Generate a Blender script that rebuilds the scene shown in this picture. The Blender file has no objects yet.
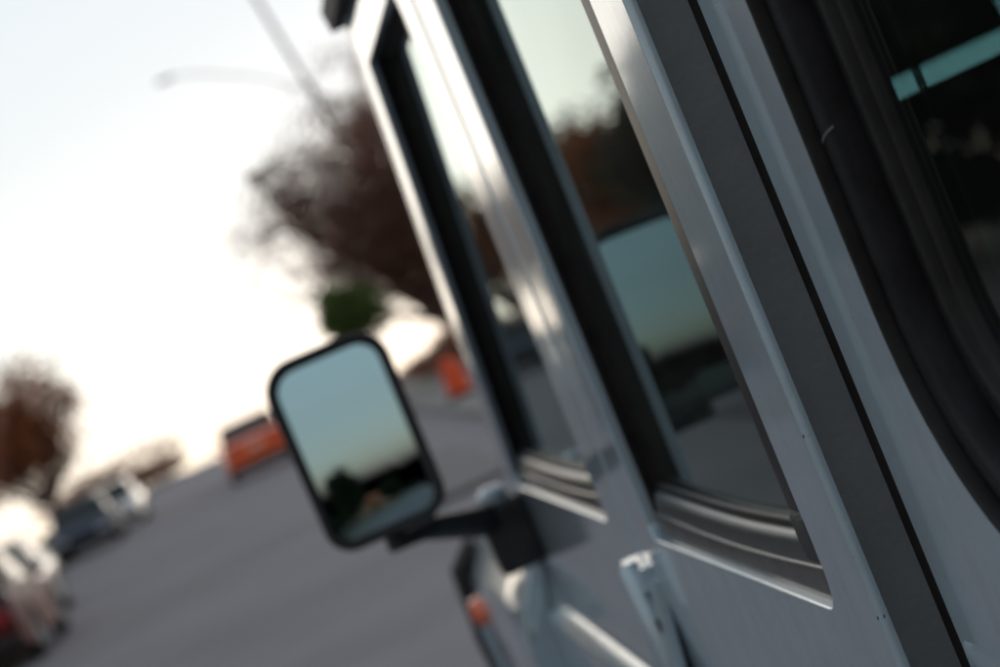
import bpy, bmesh, math, random
from mathutils import Vector, Matrix, noise
random.seed(7)
sc = bpy.context.scene
COL = sc.collection
rad = math.radians

# ------------------------------------------------------------------ camera
# Axes: the off-roader and the street run along +Y, X is to the right, eye at (0, 0, EYE).
EYE = 1.68
FPX, ROLL, VP = 2240.0, rad(25), (272.0, 390.0)       # focal length in px of the 1000 px wide photo, roll, vanishing point
cR, sR = math.cos(ROLL), math.sin(ROLL)
def level(px, py):
    dx, dy = px - 500.0, 333.5 - py
    return Vector((dx * cR + dy * sR, -dx * sR + dy * cR, FPX))
_v = level(*VP)
_F = _v.normalized(); _R = Vector((FPX, 0, -_v.x)).normalized(); _U = _R.cross(_F)
if _U.y < 0: _U = -_U
def to_world(q): return Vector((q.dot(_R), q.dot(_F), q.dot(_U)))
def ray(px, py): return to_world(level(px, py))
def at_dist(px, py, y):
    q = ray(px, py); return Vector((0, 0, EYE)) + q * (y / q.y)
def on_ground(px, py, z=0.0):
    q = ray(px, py); return Vector((0, 0, EYE)) + q * ((z - EYE) / q.z)
fwd = to_world(Vector((0, 0, 1))); right = to_world(Vector((cR, -sR, 0))); up = to_world(Vector((sR, cR, 0)))
cam = bpy.data.cameras.new('camera'); camo = bpy.data.objects.new('camera', cam); COL.objects.link(camo)
m = Matrix.Identity(4)
for i in range(3):
    m[i][0] = right[i]; m[i][1] = up[i]; m[i][2] = -fwd[i]
m[0][3], m[1][3], m[2][3] = 0, 0, EYE
camo.matrix_world = m
cam.sensor_width = 22.3; cam.lens = 22.3 * FPX / 1000
cam.clip_start = 0.02; cam.clip_end = 4000
cam.dof.use_dof = True; cam.dof.focus_distance = 1.18; cam.dof.aperture_fstop = 4.9
sc.camera = camo

# ------------------------------------------------------------------ sky, sun, exposure
SUN_EL, SUN_AZ, SKY_SAT, EXPO = rad(-1.0), rad(8), .39, 2.95                   # low dusk sun ahead, a little to the right
w = bpy.data.worlds.new('World'); sc.world = w; w.use_nodes = True
nt = w.node_tree; nt.nodes.clear()
sky = nt.nodes.new('ShaderNodeTexSky'); sky.sky_type = 'NISHITA'; sky.sun_disc = False
sky.sun_elevation = SUN_EL; sky.sun_rotation = SUN_AZ
sky.air_density = 1.0; sky.dust_density = 0.8; sky.ozone_density = 1.6
tc = nt.nodes.new('ShaderNodeTexCoord'); mp = nt.nodes.new('ShaderNodeMapping')
mp.inputs['Rotation'].default_value = (rad(2.2), 0, 0)     # the street climbs ahead by about two degrees
bg = nt.nodes.new('ShaderNodeBackground'); bg.inputs[1].default_value = 0.15
wo = nt.nodes.new('ShaderNodeOutputWorld')
nt.links.new(tc.outputs['Generated'], mp.inputs[0]); nt.links.new(mp.outputs[0], sky.inputs[0])
hs = nt.nodes.new('ShaderNodeHueSaturation'); hs.inputs['Saturation'].default_value = SKY_SAT     # camera white balance of the dusk sky
gm = nt.nodes.new('ShaderNodeGamma'); gm.inputs[1].default_value = .53                                  # thin even evening haze evens the sky out
wb = nt.nodes.new('ShaderNodeMix'); wb.data_type = 'RGBA'; wb.blend_type = 'MULTIPLY'; wb.inputs['Factor'].default_value = 1; wb.inputs['B'].default_value = (.965, 1.005, 1.01, 1)
nt.links.new(sky.outputs[0], gm.inputs[0]); nt.links.new(gm.outputs[0], hs.inputs['Color']); nt.links.new(hs.outputs[0], wb.inputs['A']); nt.links.new(wb.outputs['Result'], bg.inputs[0]); nt.links.new(bg.outputs[0], wo.inputs[0])
sun = bpy.data.lights.new('sun', 'SUN'); sun.energy = 0.1; sun.angle = rad(50); sun.color = (1, .86, .7)
suno = bpy.data.objects.new('sun', sun); COL.objects.link(suno)
sd = Vector((math.sin(SUN_AZ) * math.cos(SUN_EL), math.cos(SUN_AZ) * math.cos(SUN_EL), math.sin(SUN_EL)))
suno.rotation_euler = sd.to_track_quat('Z', 'Y').to_euler()
sc.view_settings.view_transform = 'Standard'; sc.view_settings.look = 'None'
sc.view_settings.gamma = 1; sc.view_settings.use_curve_mapping = False
sc.view_settings.exposure = EXPO

# ------------------------------------------------------------------ materials
def mat(name, base, rough=.5, metal=0, coat=0, coat_rough=.05, noise_amt=0, nscale=8, spec=.5, bump=0, bscale=60, col2=None, emis=None):
    M = bpy.data.materials.new(name); M.use_nodes = True
    n = M.node_tree.nodes; l = M.node_tree.links; b = n['Principled BSDF']
    b.inputs['Base Color'].default_value = (*base, 1); b.inputs['Roughness'].default_value = rough
    b.inputs['Metallic'].default_value = metal; b.inputs['Coat Weight'].default_value = coat
    b.inputs['Coat Roughness'].default_value = coat_rough; b.inputs['Specular IOR Level'].default_value = spec
    if noise_amt or col2:
        t = n.new('ShaderNodeTexCoord'); x = n.new('ShaderNodeTexNoise'); x.inputs['Scale'].default_value = nscale
        x.inputs['Detail'].default_value = 6; x.inputs['Roughness'].default_value = .65
        l.new(t.outputs['Object'], x.inputs['Vector'])
        r = n.new('ShaderNodeValToRGB'); c2 = col2 or tuple(min(1, c * (1 + noise_amt)) for c in base)
        c1 = base if col2 else tuple(c * (1 - noise_amt) for c in base)
        r.color_ramp.elements[0].position = .35; r.color_ramp.elements[1].position = .65
        r.color_ramp.elements[0].color = (*c1, 1); r.color_ramp.elements[1].color = (*c2, 1)
        l.new(x.outputs['Fac'], r.inputs[0]); l.new(r.outputs[0], b.inputs['Base Color'])
    if bump:
        t = n.new('ShaderNodeTexCoord'); x = n.new('ShaderNodeTexNoise'); x.inputs['Scale'].default_value = bscale
        l.new(t.outputs['Object'], x.inputs['Vector'])
        bp = n.new('ShaderNodeBump'); bp.inputs['Strength'].default_value = bump; bp.inputs['Distance'].default_value = .01
        l.new(x.outputs['Fac'], bp.inputs['Height']); l.new(bp.outputs[0], b.inputs['Normal'])
    if emis:
        b.inputs['Emission Color'].default_value = (*emis[:3], 1); b.inputs['Emission Strength'].default_value = emis[3]
    return M

def glass_mat(name, tint, ior=1.6, gloss=(1, 1, 1), film=.0):
    M = bpy.data.materials.new(name); M.use_nodes = True
    n = M.node_tree.nodes; l = M.node_tree.links; n.clear()
    o = n.new('ShaderNodeOutputMaterial'); mx = n.new('ShaderNodeMixShader')
    tr = n.new('ShaderNodeBsdfTransparent'); tr.inputs[0].default_value = (*tint, 1)
    gl = n.new('ShaderNodeBsdfGlossy'); gl.inputs['Roughness'].default_value = .004; gl.inputs['Color'].default_value = (*gloss, 1)
    fr = n.new('ShaderNodeFresnel'); ge = n.new('ShaderNodeNewGeometry')
    mr = n.new('ShaderNodeMapRange')           # the Fresnel node inverts its IOR on back faces: undo that for a straight-through pane
    mr.inputs['From Min'].default_value = 0; mr.inputs['From Max'].default_value = 1
    mr.inputs['To Min'].default_value = ior; mr.inputs['To Max'].default_value = 1 / ior
    l.new(ge.outputs['Backfacing'], mr.inputs['Value']); l.new(mr.outputs[0], fr.inputs['IOR'])
    l.new(fr.outputs[0], mx.inputs[0]); l.new(tr.outputs[0], mx.inputs[1]); l.new(gl.outputs[0], mx.inputs[2])
    if film:                                   # dusty film, heavier in patches
        df = n.new('ShaderNodeBsdfDiffuse'); df.inputs[0].default_value = (.45, .44, .42, 1)
        t = n.new('ShaderNodeTexCoord'); x = n.new('ShaderNodeTexNoise'); x.inputs['Scale'].default_value = 9; x.inputs['Detail'].default_value = 6
        l.new(t.outputs['Object'], x.inputs['Vector']); r = n.new('ShaderNodeMapRange'); r.inputs['From Min'].default_value = .3; r.inputs['From Max'].default_value = .7
        r.inputs['To Min'].default_value = film * .5; r.inputs['To Max'].default_value = film * 1.5; l.new(x.outputs['Fac'], r.inputs['Value'])
        m2 = n.new('ShaderNodeMixShader'); l.new(r.outputs[0], m2.inputs[0]); l.new(mx.outputs[0], m2.inputs[1]); l.new(df.outputs[0], m2.inputs[2]); mx = m2
    l.new(mx.outputs[0], o.inputs[0])
    return M

def paint_mat():
    """silver grey metallic car paint with dust film, chips and fine scratches"""
    M = bpy.data.materials.new('silver_paint'); M.use_nodes = True
    n = M.node_tree.nodes; l = M.node_tree.links; b = n['Principled BSDF']
    t = n.new('ShaderNodeTexCoord')
    def nz(scale, detail=4, rough=.6):
        x = n.new('ShaderNodeTexNoise'); x.inputs['Scale'].default_value = scale; x.inputs['Detail'].default_value = detail
        x.inputs['Roughness'].default_value = rough; l.new(t.outputs['Object'], x.inputs['Vector']); return x
    def ramp(src, p0, c0, p1, c1):
        r = n.new('ShaderNodeValToRGB'); r.color_ramp.elements[0].position = p0; r.color_ramp.elements[1].position = p1
        r.color_ramp.elements[0].color = (*c0, 1); r.color_ramp.elements[1].color = (*c1, 1); l.new(src, r.inputs[0]); return r
    flake = ramp(nz(1800, 1).outputs['Fac'], .3, (.39, .515, .60), .7, (.47, .59, .67))
    film = nz(14, 8, .7)
    sm = n.new('ShaderNodeMapping'); sm.inputs['Scale'].default_value = (60, 60, 2.2); l.new(t.outputs['Object'], sm.inputs['Vector'])
    st = n.new('ShaderNodeTexNoise'); st.inputs['Scale'].default_value = 1; st.inputs['Detail'].default_value = 5; l.new(sm.outputs[0], st.inputs['Vector'])   # rain streaks
    stm = n.new('ShaderNodeMath'); stm.operation = 'MULTIPLY_ADD'; stm.inputs[1].default_value = .3; l.new(st.outputs['Fac'], stm.inputs[0])
    fm = n.new('ShaderNodeMath'); fm.operation = 'MULTIPLY'; fm.inputs[1].default_value = .72; l.new(film.outputs['Fac'], fm.inputs[0]); l.new(fm.outputs[0], stm.inputs[2])
    dust = ramp(stm.outputs[0], .42, (0, 0, 0), .75, (.5, .5, .5))
    mx = n.new('ShaderNodeMix'); mx.data_type = 'RGBA'; l.new(dust.outputs[0], mx.inputs['Factor'])
    l.new(flake.outputs[0], mx.inputs['A']); mx.inputs['B'].default_value = (.30, .295, .28, 1)
    chip = ramp(nz(300, 2, .5).outputs['Fac'], .755, (0, 0, 0), .77, (1, 1, 1))
    mx2 = n.new('ShaderNodeMix'); mx2.data_type = 'RGBA'; l.new(chip.outputs[0], mx2.inputs['Factor'])
    l.new(mx.outputs['Result'], mx2.inputs['A']); mx2.inputs['B'].default_value = (.05, .045, .04, 1)
    l.new(mx2.outputs['Result'], b.inputs['Base Color'])
    rr = n.new('ShaderNodeMapRange'); rr.inputs['To Min'].default_value = .34; rr.inputs['To Max'].default_value = .52
    l.new(stm.outputs[0], rr.inputs['Value']); l.new(rr.outputs[0], b.inputs['Roughness'])
    b.inputs['Metallic'].default_value = .55
    b.inputs['Coat Weight'].default_value = 1.0
    cr = n.new('ShaderNodeMapRange'); cr.inputs['To Min'].default_value = .02; cr.inputs['To Max'].default_value = .12
    l.new(stm.outputs[0], cr.inputs['Value']); l.new(cr.outputs[0], b.inputs['Coat Roughness'])
    bp = n.new('ShaderNodeBump'); bp.inputs['Strength'].default_value = .05; bp.inputs['Distance'].default_value = .002
    l.new(nz(35, 2).outputs['Fac'], bp.inputs['Height']); l.new(bp.outputs[0], b.inputs['Normal'])
    return M

PAINT = paint_mat()
RUBBER = mat('black_rubber', (.013, .012, .012), .6, noise_amt=.35, nscale=40, bump=.04, bscale=300, spec=.15)
SEAL = mat('seal_rubber', (.010, .010, .012), .42, noise_amt=.4, nscale=35, spec=.14, bump=.03, bscale=250)
WORN = mat('worn_seal_rubber', (.010, .0095, .0098), .5, noise_amt=.4, nscale=50, spec=.2)
PLASTIC = mat('black_plastic', (.014, .014, .015), .55, noise_amt=.2, nscale=60, bump=.2, bscale=400)
SILLPAINT = mat('dark_sill_paint', (.05, .047, .045), .42, metal=.2, coat=.3, noise_amt=.35, nscale=45)
JAMB = mat('shaded_door_edge_paint', (.072, .086, .094), .48, metal=.1, col2=(.090, .100, .105), nscale=26, coat=.15, coat_rough=.3, bump=.05, bscale=200)  # body grey darkened: shade of the rear-facing jamb put into the colour
TRIM = mat('dull_trim', (.07, .075, .08), .33, metal=.5, noise_amt=.12, nscale=30)
GLASS = glass_mat('door_glass_tint', (.05, .075, .075), 1.62, gloss=(.80, .93, .925), film=.03)
PRIVACY = glass_mat('quarter_glass_tint', (.35, .49, .52), 1.5, film=.010)
WSGLASS = glass_mat('windscreen_glass', (.60, .74, .77), 1.5)
MIRROR = mat('mirror_silver', (.34, .49, .52), .015, metal=1)
AMBER = mat('amber_lens', (.75, .13, .03), .25, coat=.6)
CLEAR = mat('lamp_lens', (.6, .62, .63), .15, metal=.4, coat=1)
REDLENS = mat('red_lens', (.45, .02, .02), .2, coat=1)
INTERIOR = mat('dark_interior_trim', (.012, .012, .013), .85)
SEATCLOTH = mat('seat_cloth', (.02, .019, .018), .9, bump=.3, bscale=250)
HEADLINER = mat('headliner_cloth', (.05, .048, .045), .95)
TYRE = mat('tyre_rubber', (.02, .02, .02), .8, bump=.4, bscale=80)
RIM = mat('wheel_alloy', (.4, .4, .41), .35, metal=.8)
BOLT = mat('dark_bolt', (.03, .03, .03), .5, metal=.6)
ASPHALT = mat('asphalt', (.185, .172, .190), .85, col2=(.245, .227, .249), nscale=.3, bump=.6, bscale=120)
CONCRETE = mat('kerb_concrete', (.22, .21, .20), .85, noise_amt=.2, nscale=3, bump=.3, bscale=50)
PAVE = mat('pavement_concrete', (.19, .18, .17), .9, noise_amt=.18, nscale=1.2)
EARTH = mat('dry_grass_ground', (.085, .072, .05), .95, col2=(.06, .065, .035), nscale=.6, bump=.8, bscale=20)
BARK = mat('bark', (.10, .07, .055), .9, noise_amt=.3, nscale=12, bump=.6, bscale=40)
TWIG = mat('bare_twig', (.13, .075, .06), .85)
WOODPOLE = mat('weathered_pole_wood', (.30, .27, .25), .9, noise_amt=.25, nscale=9, bump=.3, bscale=60)
GALV = mat('galvanised_steel', (.40, .42, .43), .45, metal=.7)

def leaf_mat(name, c1, c2, trans=.45):
    M = mat(name, c1, .7, col2=c2, nscale=1.3)
    n = M.node_tree.nodes; l = M.node_tree.links; b = n['Principled BSDF']; o = n['Material Output']
    src = b.inputs['Base Color'].links[0].from_socket
    t = n.new('ShaderNodeBsdfTranslucent'); l.new(src, t.inputs['Color'])
    mx = n.new('ShaderNodeMixShader'); mx.inputs[0].default_value = trans
    l.new(b.outputs[0], mx.inputs[1]); l.new(t.outputs[0], mx.inputs[2]); l.new(mx.outputs[0], o.inputs[0])
    return M
LEAF_RUST = leaf_mat('rust_leaves', (.50, .155, .05), (.36, .15, .065))
LEAF_BROWN = leaf_mat('brown_leaves', (.36, .14, .085), (.26, .14, .095))
LEAF_GREEN = leaf_mat('green_leaves', (.10, .16, .035), (.13, .18, .045))
LEAF_OLIVE = leaf_mat('olive_leaves', (.075, .085, .035), (.11, .09, .045))
LEAF_DARK = leaf_mat('dark_leaves', (.02, .032, .016), (.035, .045, .02))

# ------------------------------------------------------------------ mesh helpers
class MB:
    def __init__(s): s.v = []; s.f = []
    def add(s, vs, fs):
        o = len(s.v); s.v += [tuple(p) for p in vs]; s.f += [tuple(i + o for i in f) for f in fs]
    def box(s, a, b, M=None):
        x0, y0, z0 = a; x1, y1, z1 = b
        vs = [Vector(p) for p in ((x0,y0,z0),(x1,y0,z0),(x1,y1,z0),(x0,y1,z0),(x0,y0,z1),(x1,y0,z1),(x1,y1,z1),(x0,y1,z1))]
        if M: vs = [M @ p for p in vs]
        s.add(vs, [(0,3,2,1),(4,5,6,7),(0,1,5,4),(1,2,6,5),(2,3,7,6),(3,0,4,7)])
    def tube(s, pts, rs, n=8, cap=True):
        pts = [Vector(p) for p in pts]; rings = []
        for i, p in enumerate(pts):
            d = (pts[min(i+1, len(pts)-1)] - pts[max(i-1, 0)]).normalized()
            a = d.cross(Vector((0, 0, 1)))
            if a.length < 1e-3: a = d.cross(Vector((0, 1, 0)))
            a.normalize(); b = d.cross(a)
            r = rs[i] if isinstance(rs, (list, tuple)) else rs
            rings.append([p + (a * math.cos(2*math.pi*k/n) + b * math.sin(2*math.pi*k/n)) * r for k in range(n)])
        o = []; 
        for rg in rings: o += rg
        fs = [(i*n+k, i*n+(k+1) % n, (i+1)*n+(k+1) % n, (i+1)*n+k) for i in range(len(pts)-1) for k in range(n)]
        if cap: fs += [tuple(range(n-1, -1, -1)), tuple(range((len(pts)-1)*n, len(pts)*n))]
        s.add(o, fs)
    def loft(s, loops, closed=True, cap0=False, cap1=False):
        n = len(loops[0]); o = [p for L in loops for p in L]
        rng = range(n) if closed else range(n-1)
        fs = [(i*n+k, i*n+(k+1) % n, (i+1)*n+(k+1) % n, (i+1)*n+k) for i in range(len(loops)-1) for k in rng]
        if cap0: fs.append(tuple(range(n-1, -1, -1)))
        if cap1: fs.append(tuple(range((len(loops)-1)*n, len(loops)*n)))
        s.add(o, fs)
    def build(s, name, m, parent=None, smooth=True, bevel=0, seg=2, angle=40, recalc=True):
        me = bpy.data.meshes.new(name); me.from_pydata(s.v, [], s.f); me.materials.append(m)
        if recalc:
            bm = bmesh.new(); bm.from_mesh(me); bmesh.ops.remove_doubles(bm, verts=bm.verts, dist=1e-6)
            bmesh.ops.recalc_face_normals(bm, faces=bm.faces); bm.to_mesh(me); bm.free()
        o = bpy.data.objects.new(name, me); COL.objects.link(o)
        if parent: o.parent = parent
        if smooth:
            for p in me.polygons: p.use_smooth = True
            me.set_sharp_from_angle(angle=rad(angle))
        if bevel:
            b = o.modifiers.new('bevel', 'BEVEL'); b.width = bevel; b.segments = seg; b.limit_method = 'ANGLE'; b.angle_limit = rad(35)
        return o

def tag(o, label=None, cat=None, group=None, kind=None):
    for k, v in (('label', label), ('category', cat), ('group', group), ('kind', kind)):
        if v: o[k] = v
    return o
def empty(name, loc=(0, 0, 0), rz=0, label=None, cat=None, group=None):
    o = bpy.data.objects.new(name, None); COL.objects.link(o); o.location = loc; o.rotation_euler = (0, 0, rz)
    return tag(o, label, cat, group)

# ------------------------------------------------------------------ the setting: ground, road, kerbs, pavements
CREST = 116.0
def gz(y):
    """street grade in the street's own frame: level, then falling away past the crest"""
    s0 = -.003 * max(0, min(y, CREST) - 6)
    return s0 if y < CREST else s0 - ((y - CREST) ** 2) * .0011 if y < CREST + 60 else s0 - 3.96 - (y - CREST - 60) * .132
YS = [-600, -300, -150, -90, -60, -40, -25, -12, 0, 6, 25, 40, 60, 80, 100, 110, 116, 120, 124, 128, 133, 138, 144, 150, 160, 176, 210, 260, 400, 700]
def strip(name, x0, x1, z, m, xs=None):
    b = MB(); xs = xs or [x0, x1]
    rows = [[Vector((x, y, z + gz(y))) for x in xs] for y in YS]
    b.loft(rows, closed=False); o = b.build(name, m, smooth=True)
    # make sure the sheet faces up
    if o.data.polygons[0].normal.z < 0: o.data.flip_normals()
    return tag(o, kind='structure')
KL, KR = -6.6, 2.75
strip('ground', -700, 700, -.03, EARTH, [-700, -200, -60, -20, 0, 20, 60, 200, 700])
strip('road', KL, KR, .0, ASPHALT)
def kerb(name, x0, x1):
    b = MB()
    prof = [(x0, -.05), (x0, .11), (x0 + .02, .125), (x1 - .02, .125), (x1, .11), (x1, -.05)]
    b.loft([[Vector((x, y, z + gz(y))) for x, z in prof] for y in YS], closed=False)
    return tag(b.build(name, CONCRETE), kind='structure')
kerb('kerb_left', KL - .16, KL); kerb('kerb_right', KR, KR + .16)
strip('pavement_left', KL - 1.9, KL - .16, .118, PAVE); strip('pavement_right', KR + .16, KR + 1.9, .118, PAVE)
# tar patch strips on the road
b = MB(); random.seed(3)
for x0, x1, y0, y1 in ((.6, 1.9, 22, 30), (-5.8, -3.4, 19, 22)):
    b.add([(x0, y0, .004), (x1, y0, .004), (x1, y1, .004), (x0, y1, .004)], [(0, 1, 2, 3)])
tag(b.build('tar_patches', mat('tar_patch', (.115, .11, .117), .8, noise_amt=.2, nscale=2)), kind='structure')

# ------------------------------------------------------------------ the off-roader
CX = 1.0                                   # its centre line
BELT, LEAN = 1.427, math.tan(rad(2.5))
TAB = [(2.4, .24 + (2.4-BELT)*LEAN), (1.33, .24 - .097*LEAN), (1.29, .2345), (1.264, .2325), (1.257, .2285), (1.2445, .2125), (1.232, .2080), (1.19, .2065), (.95, .204), (.62, .212), (.45, .228), (-1, .23)]
def xs(z):
    for (za, xa), (zb, xb) in zip(TAB, TAB[1:]):
        if z >= zb: return xa + (xb - xa) * (za - z) / (za - zb)
    return TAB[-1][1]
def S(y, z, ins=0, s=-1):
    """a point on the body side: s = -1 the left side, +1 the right; ins = metres in from the door skin"""
    x = xs(z) + ins
    return Vector((x if s < 0 else 2*CX - x, y, z))

def rounded(poly, rads, n=6):
    """rounded polygon loop in (y, z)"""
    out = []; N = len(poly)
    for i, p in enumerate(poly):
        p = Vector(p); a = (Vector(poly[i-1]) - p); c = (Vector(poly[(i+1) % N]) - p)
        r = rads[i]; ang = a.angle(c); t = min(r / math.tan(ang/2), a.length*.48, c.length*.48)
        r = t * math.tan(ang/2); a.normalize(); c.normalize()
        ctr = p + (a + c).normalized() * (r / math.sin(ang/2))
        v0 = p + a*t - ctr; v1 = p + c*t - ctr
        for k in range(n + 1):
            u = k / n; th = v0.angle(v1)
            q = (v0 * math.sin((1-u)*th) + v1 * math.sin(u*th)) / math.sin(th)
            out.append(ctr + q)
    return out
def subdivide(loop, maxlen=.12):
    out = []
    for i, p in enumerate(loop):
        q = loop[(i+1) % len(loop)]; k = max(1, math.ceil((q - p).length / maxlen))
        out += [p + (q - p) * (j / k) for j in range(k)]
    return out
def offset(loop, d):
    """positive d moves towards the inside of the loop"""
    n = len(loop); area = sum(loop[i].x*loop[(i+1) % n].y - loop[(i+1) % n].x*loop[i].y for i in range(n))
    sg = 1 if area > 0 else -1; out = []
    for i in range(n):
        a = (loop[i] - loop[i-1]); c = (loop[(i+1) % n] - loop[i])
        na = Vector((-a.y, a.x)).normalized() if a.length > 1e-9 else Vector((0, 0))
        nc = Vector((-c.y, c.x)).normalized() if c.length > 1e-9 else Vector((0, 0))
        nn = (na + nc); nn = nn.normalized() if nn.length > 1e-9 else na
        k = 1 / max(.5, nn.dot(na)) if na.length else 1
        out.append(loop[i] + nn * (d * sg * k))
    return out
def fill2d(outer, holes, zcuts=()):
    """triangles between an outline and its holes, cut along the heights in zcuts so the sheet can bend there"""
    bm = bmesh.new()
    for L in [outer] + holes:
        vs = [bm.verts.new((p.x, p.y, 0)) for p in L]
        for i in range(len(vs)): bm.edges.new((vs[i], vs[(i+1) % len(vs)]))
    bmesh.ops.triangle_fill(bm, edges=bm.edges[:], use_beauty=True)
    for zc in zcuts:
        bmesh.ops.bisect_plane(bm, geom=bm.verts[:] + bm.edges[:] + bm.faces[:], plane_co=(0, zc, 0), plane_no=(0, 1, 0), dist=1e-5)
    bm.verts.ensure_lookup_table(); bm.verts.index_update()
    vs = [(v.co.x, v.co.y) for v in bm.verts]; fs = [[v.index for v in f.verts] for f in bm.faces]
    bm.free(); return vs, fs
ZC = [z for z, x in TAB[1:-1]]

def panel(name, outer, holes, s, parent, ins=0, depth=.03, er=.006, lip=.0022, lipdepth=.010, m=PAINT):
    """a pressed skin: flat sheet with rounded outer edge and rolled lips round its openings"""
    b = MB()
    o1 = offset(outer, er)
    h1 = [offset(h, -lip) for h in holes]
    vs, fs = fill2d(o1, h1, ZC)
    b.add([S(y, z, ins, s) for y, z in vs], fs)
    L = []
    for k in range(5):
        a = k / 4 * math.pi / 2
        L.append([S(p.x, p.y, ins + er*(1-math.cos(a)), s) for p in offset(outer, er*(1-math.sin(a)))])
    L.append([S(p.x, p.y, ins + depth, s) for p in outer])
    b.loft(L)
    for h in holes:
        L = []
        for k in range(5):
            a = k / 4 * math.pi / 2
            L.append([S(p.x, p.y, ins + lip*(1-math.cos(a)), s) for p in offset(h, -lip*(1-math.sin(a)))])
        L.append([S(p.x, p.y, ins + lipdepth, s) for p in h])
        b.loft(L)
    o = b.build(name, m, parent, angle=50)
    wn = o.modifiers.new('weighted_normal', 'WEIGHTED_NORMAL'); wn.keep_sharp = True; wn.weight = 80
    return o

GIN = .026                                 # how far the glass sits in from the skin
def glazing(door, hole, s, sill_y, run_back):
    """channel, sill, trim, pane of one door window; everything a child of the door"""
    n = len(hole)
    # black channel: from the lip to the glass all round
    zlo = min(p.y for p in hole)
    b = MB()
    prof = [(.000, .0095), (.0015, .014), (.0005, .018), (.004, .020), (.0045, .024), (.009, .0262), (.009, .034)]
    b.loft([[S(p.x, p.y, i, s) for p in offset(hole, o)] for o, i in prof])
    b.build('window_channel', RUBBER, door, angle=50)
    # painted sill along the bottom: a steep dark face, a ledge, then the bright wiper trim
    y0, y1 = sill_y
    def sillstrip(name, prof, m, ya, yb):
        q = MB(); N = 10
        q.loft([[S(ya + (yb-ya)*k/N, zlo + dz - .006*math.sin(math.pi*k/N), i, s) for i, dz in prof] for k in range(N+1)], closed=True, cap0=True, cap1=True)
        return q.build(name, m, door, angle=50)
    sillstrip('window_sill', [(.0066, -.006), (.0068, .001), (.0080, .0190), (.0086, .0210), (.0096, .0218), (.0112, .0219), (.018, .0210), (.034, .0200), (.034, -.006)], SILLPAINT, y0, y1)
    sillstrip('sill_trim', [(.0104, .0216), (.0108, .0260), (.0120, .0325), (.0140, .0372), (.0172, .0395), (.0262, .0400), (.0262, .0216)], TRIM, y0 + .012, y1 - .012)
    sillstrip('sill_wiper', [(.0178, .0385), (.0182, .0440), (.0205, .0465), (.0262, .0465), (.0262, .0385)], SEAL, y0 + .005, y1 - .005)
    # rubber run on the trailing edge, its end piece hanging over the sill
    ztop = max(p.y for p in hole) - .004
    q = MB(); yb = run_back
    pr = [(yb + .002, .003), (yb + .045, .0045), (yb + .060, .0075), (yb + .066, .013), (yb + .066, .0255), (yb + .002, .0255)]
    zz = [zlo + .044, zlo + .06, ztop]
    q.loft([[S(y, z, i, s) for y, i in pr] for z in zz], cap0=True, cap1=True)
    run = q.build('window_run', SEAL, door, angle=50)
    q = MB()
    pr2 = [(yb + .006, .001), (yb + .040, .0015), (yb + .052, .0045), (yb + .056, .012), (yb + .052, .0215), (yb + .006, .0215)]
    q.loft([[S(y, zlo + dz, i + k, s) for y, i in pr2] for dz, k in ((.026, .004), (.029, .001), (.042, 0), (.056, 0), (.060, .002))], cap0=True, cap1=True)
    q.build('run_end', PLASTIC, door, angle=60)
    # pane
    g = offset(hole, .001); q = MB()
    q.loft([[S(p.x, p.y, GIN, s) for p in g], [S(p.x, p.y, GIN + .004, s) for p in g]], cap0=True, cap1=True)
    q.build('window_glass', GLASS, door, smooth=False)

car = empty('off_road_car', (CX, 2.0, 0), label='silver grey boxy off-road car, its side windows, door mirror and exposed hinges up close', cat='car')
def up_child(o):
    """parent to the car, keeping the world place"""
    o.parent = car; o.matrix_parent_inverse = Matrix.Translation((-CX, -2.0, 0)); return o
class CarProxy: pass
GAP_B, GAP_C, GAP_A = 2.012, 1.135, 3.045
FW = [(2.155, BELT), (2.982, BELT), (2.640, 1.982), (2.125, 1.982)]
RW = [(1.262, BELT), (1.895, BELT), (1.880, 1.982), (1.262, 1.982)]
TOPZ = 2.035
for s in (-1, 1):
    fw = subdivide(rounded(FW, [.02, .012, .02, .04])); rw = subdivide(rounded(RW, [.028, .014, .03, .03]))
    # front door
    outer = subdivide(rounded([(GAP_B + .004, .50), (GAP_A, .50), (GAP_A, 1.46), (2.690, TOPZ), (GAP_B + .004, TOPZ)], [.05, .05, .05, .03, .02]))
    d = panel('front_door', outer, [fw], s, None); up_child(d)
    glazing(d, fw, s, (2.160, 2.975), 2.128)
    # rear door
    outer = subdivide(rounded([(1.166, .50), (GAP_B - .004, .50), (GAP_B - .004, TOPZ), (1.1755, TOPZ)], [.05, .05, .02, .02]))
    d = panel('rear_door', outer, [rw], s, None, er=.0042, depth=.008); up_child(d)
    glazing(d, rw, s, (1.266, 1.890), 1.262)
    if s < 0:
        rc = random.Random(4)
        for zc_, hgt in ((1.772, .010), (1.752, .004), (1.538, .004), (1.468, .006), (1.433, .004)):
            c_ = MB(); ed = 1.166 + (zc_ - .5) / 1.535 * .0095; w_ = rc.uniform(.0009, .0018)
            pts = [(ed + .0012 + .8*w_*math.cos(t)*rc.uniform(.5, 1.2), zc_ + hgt/2*math.sin(t)*rc.uniform(.7, 1.1)) for t in [2*math.pi*k/9 for k in range(9)]]
            c_.add([S(y, z, .0004 - .0008 + max(0, .0042 - (y - ed)) ** 2 / .0042 * .9, s) for y, z in pts], [tuple(range(9))])
            c_.build('paint_chip', BOLT, d, smooth=False)

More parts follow.
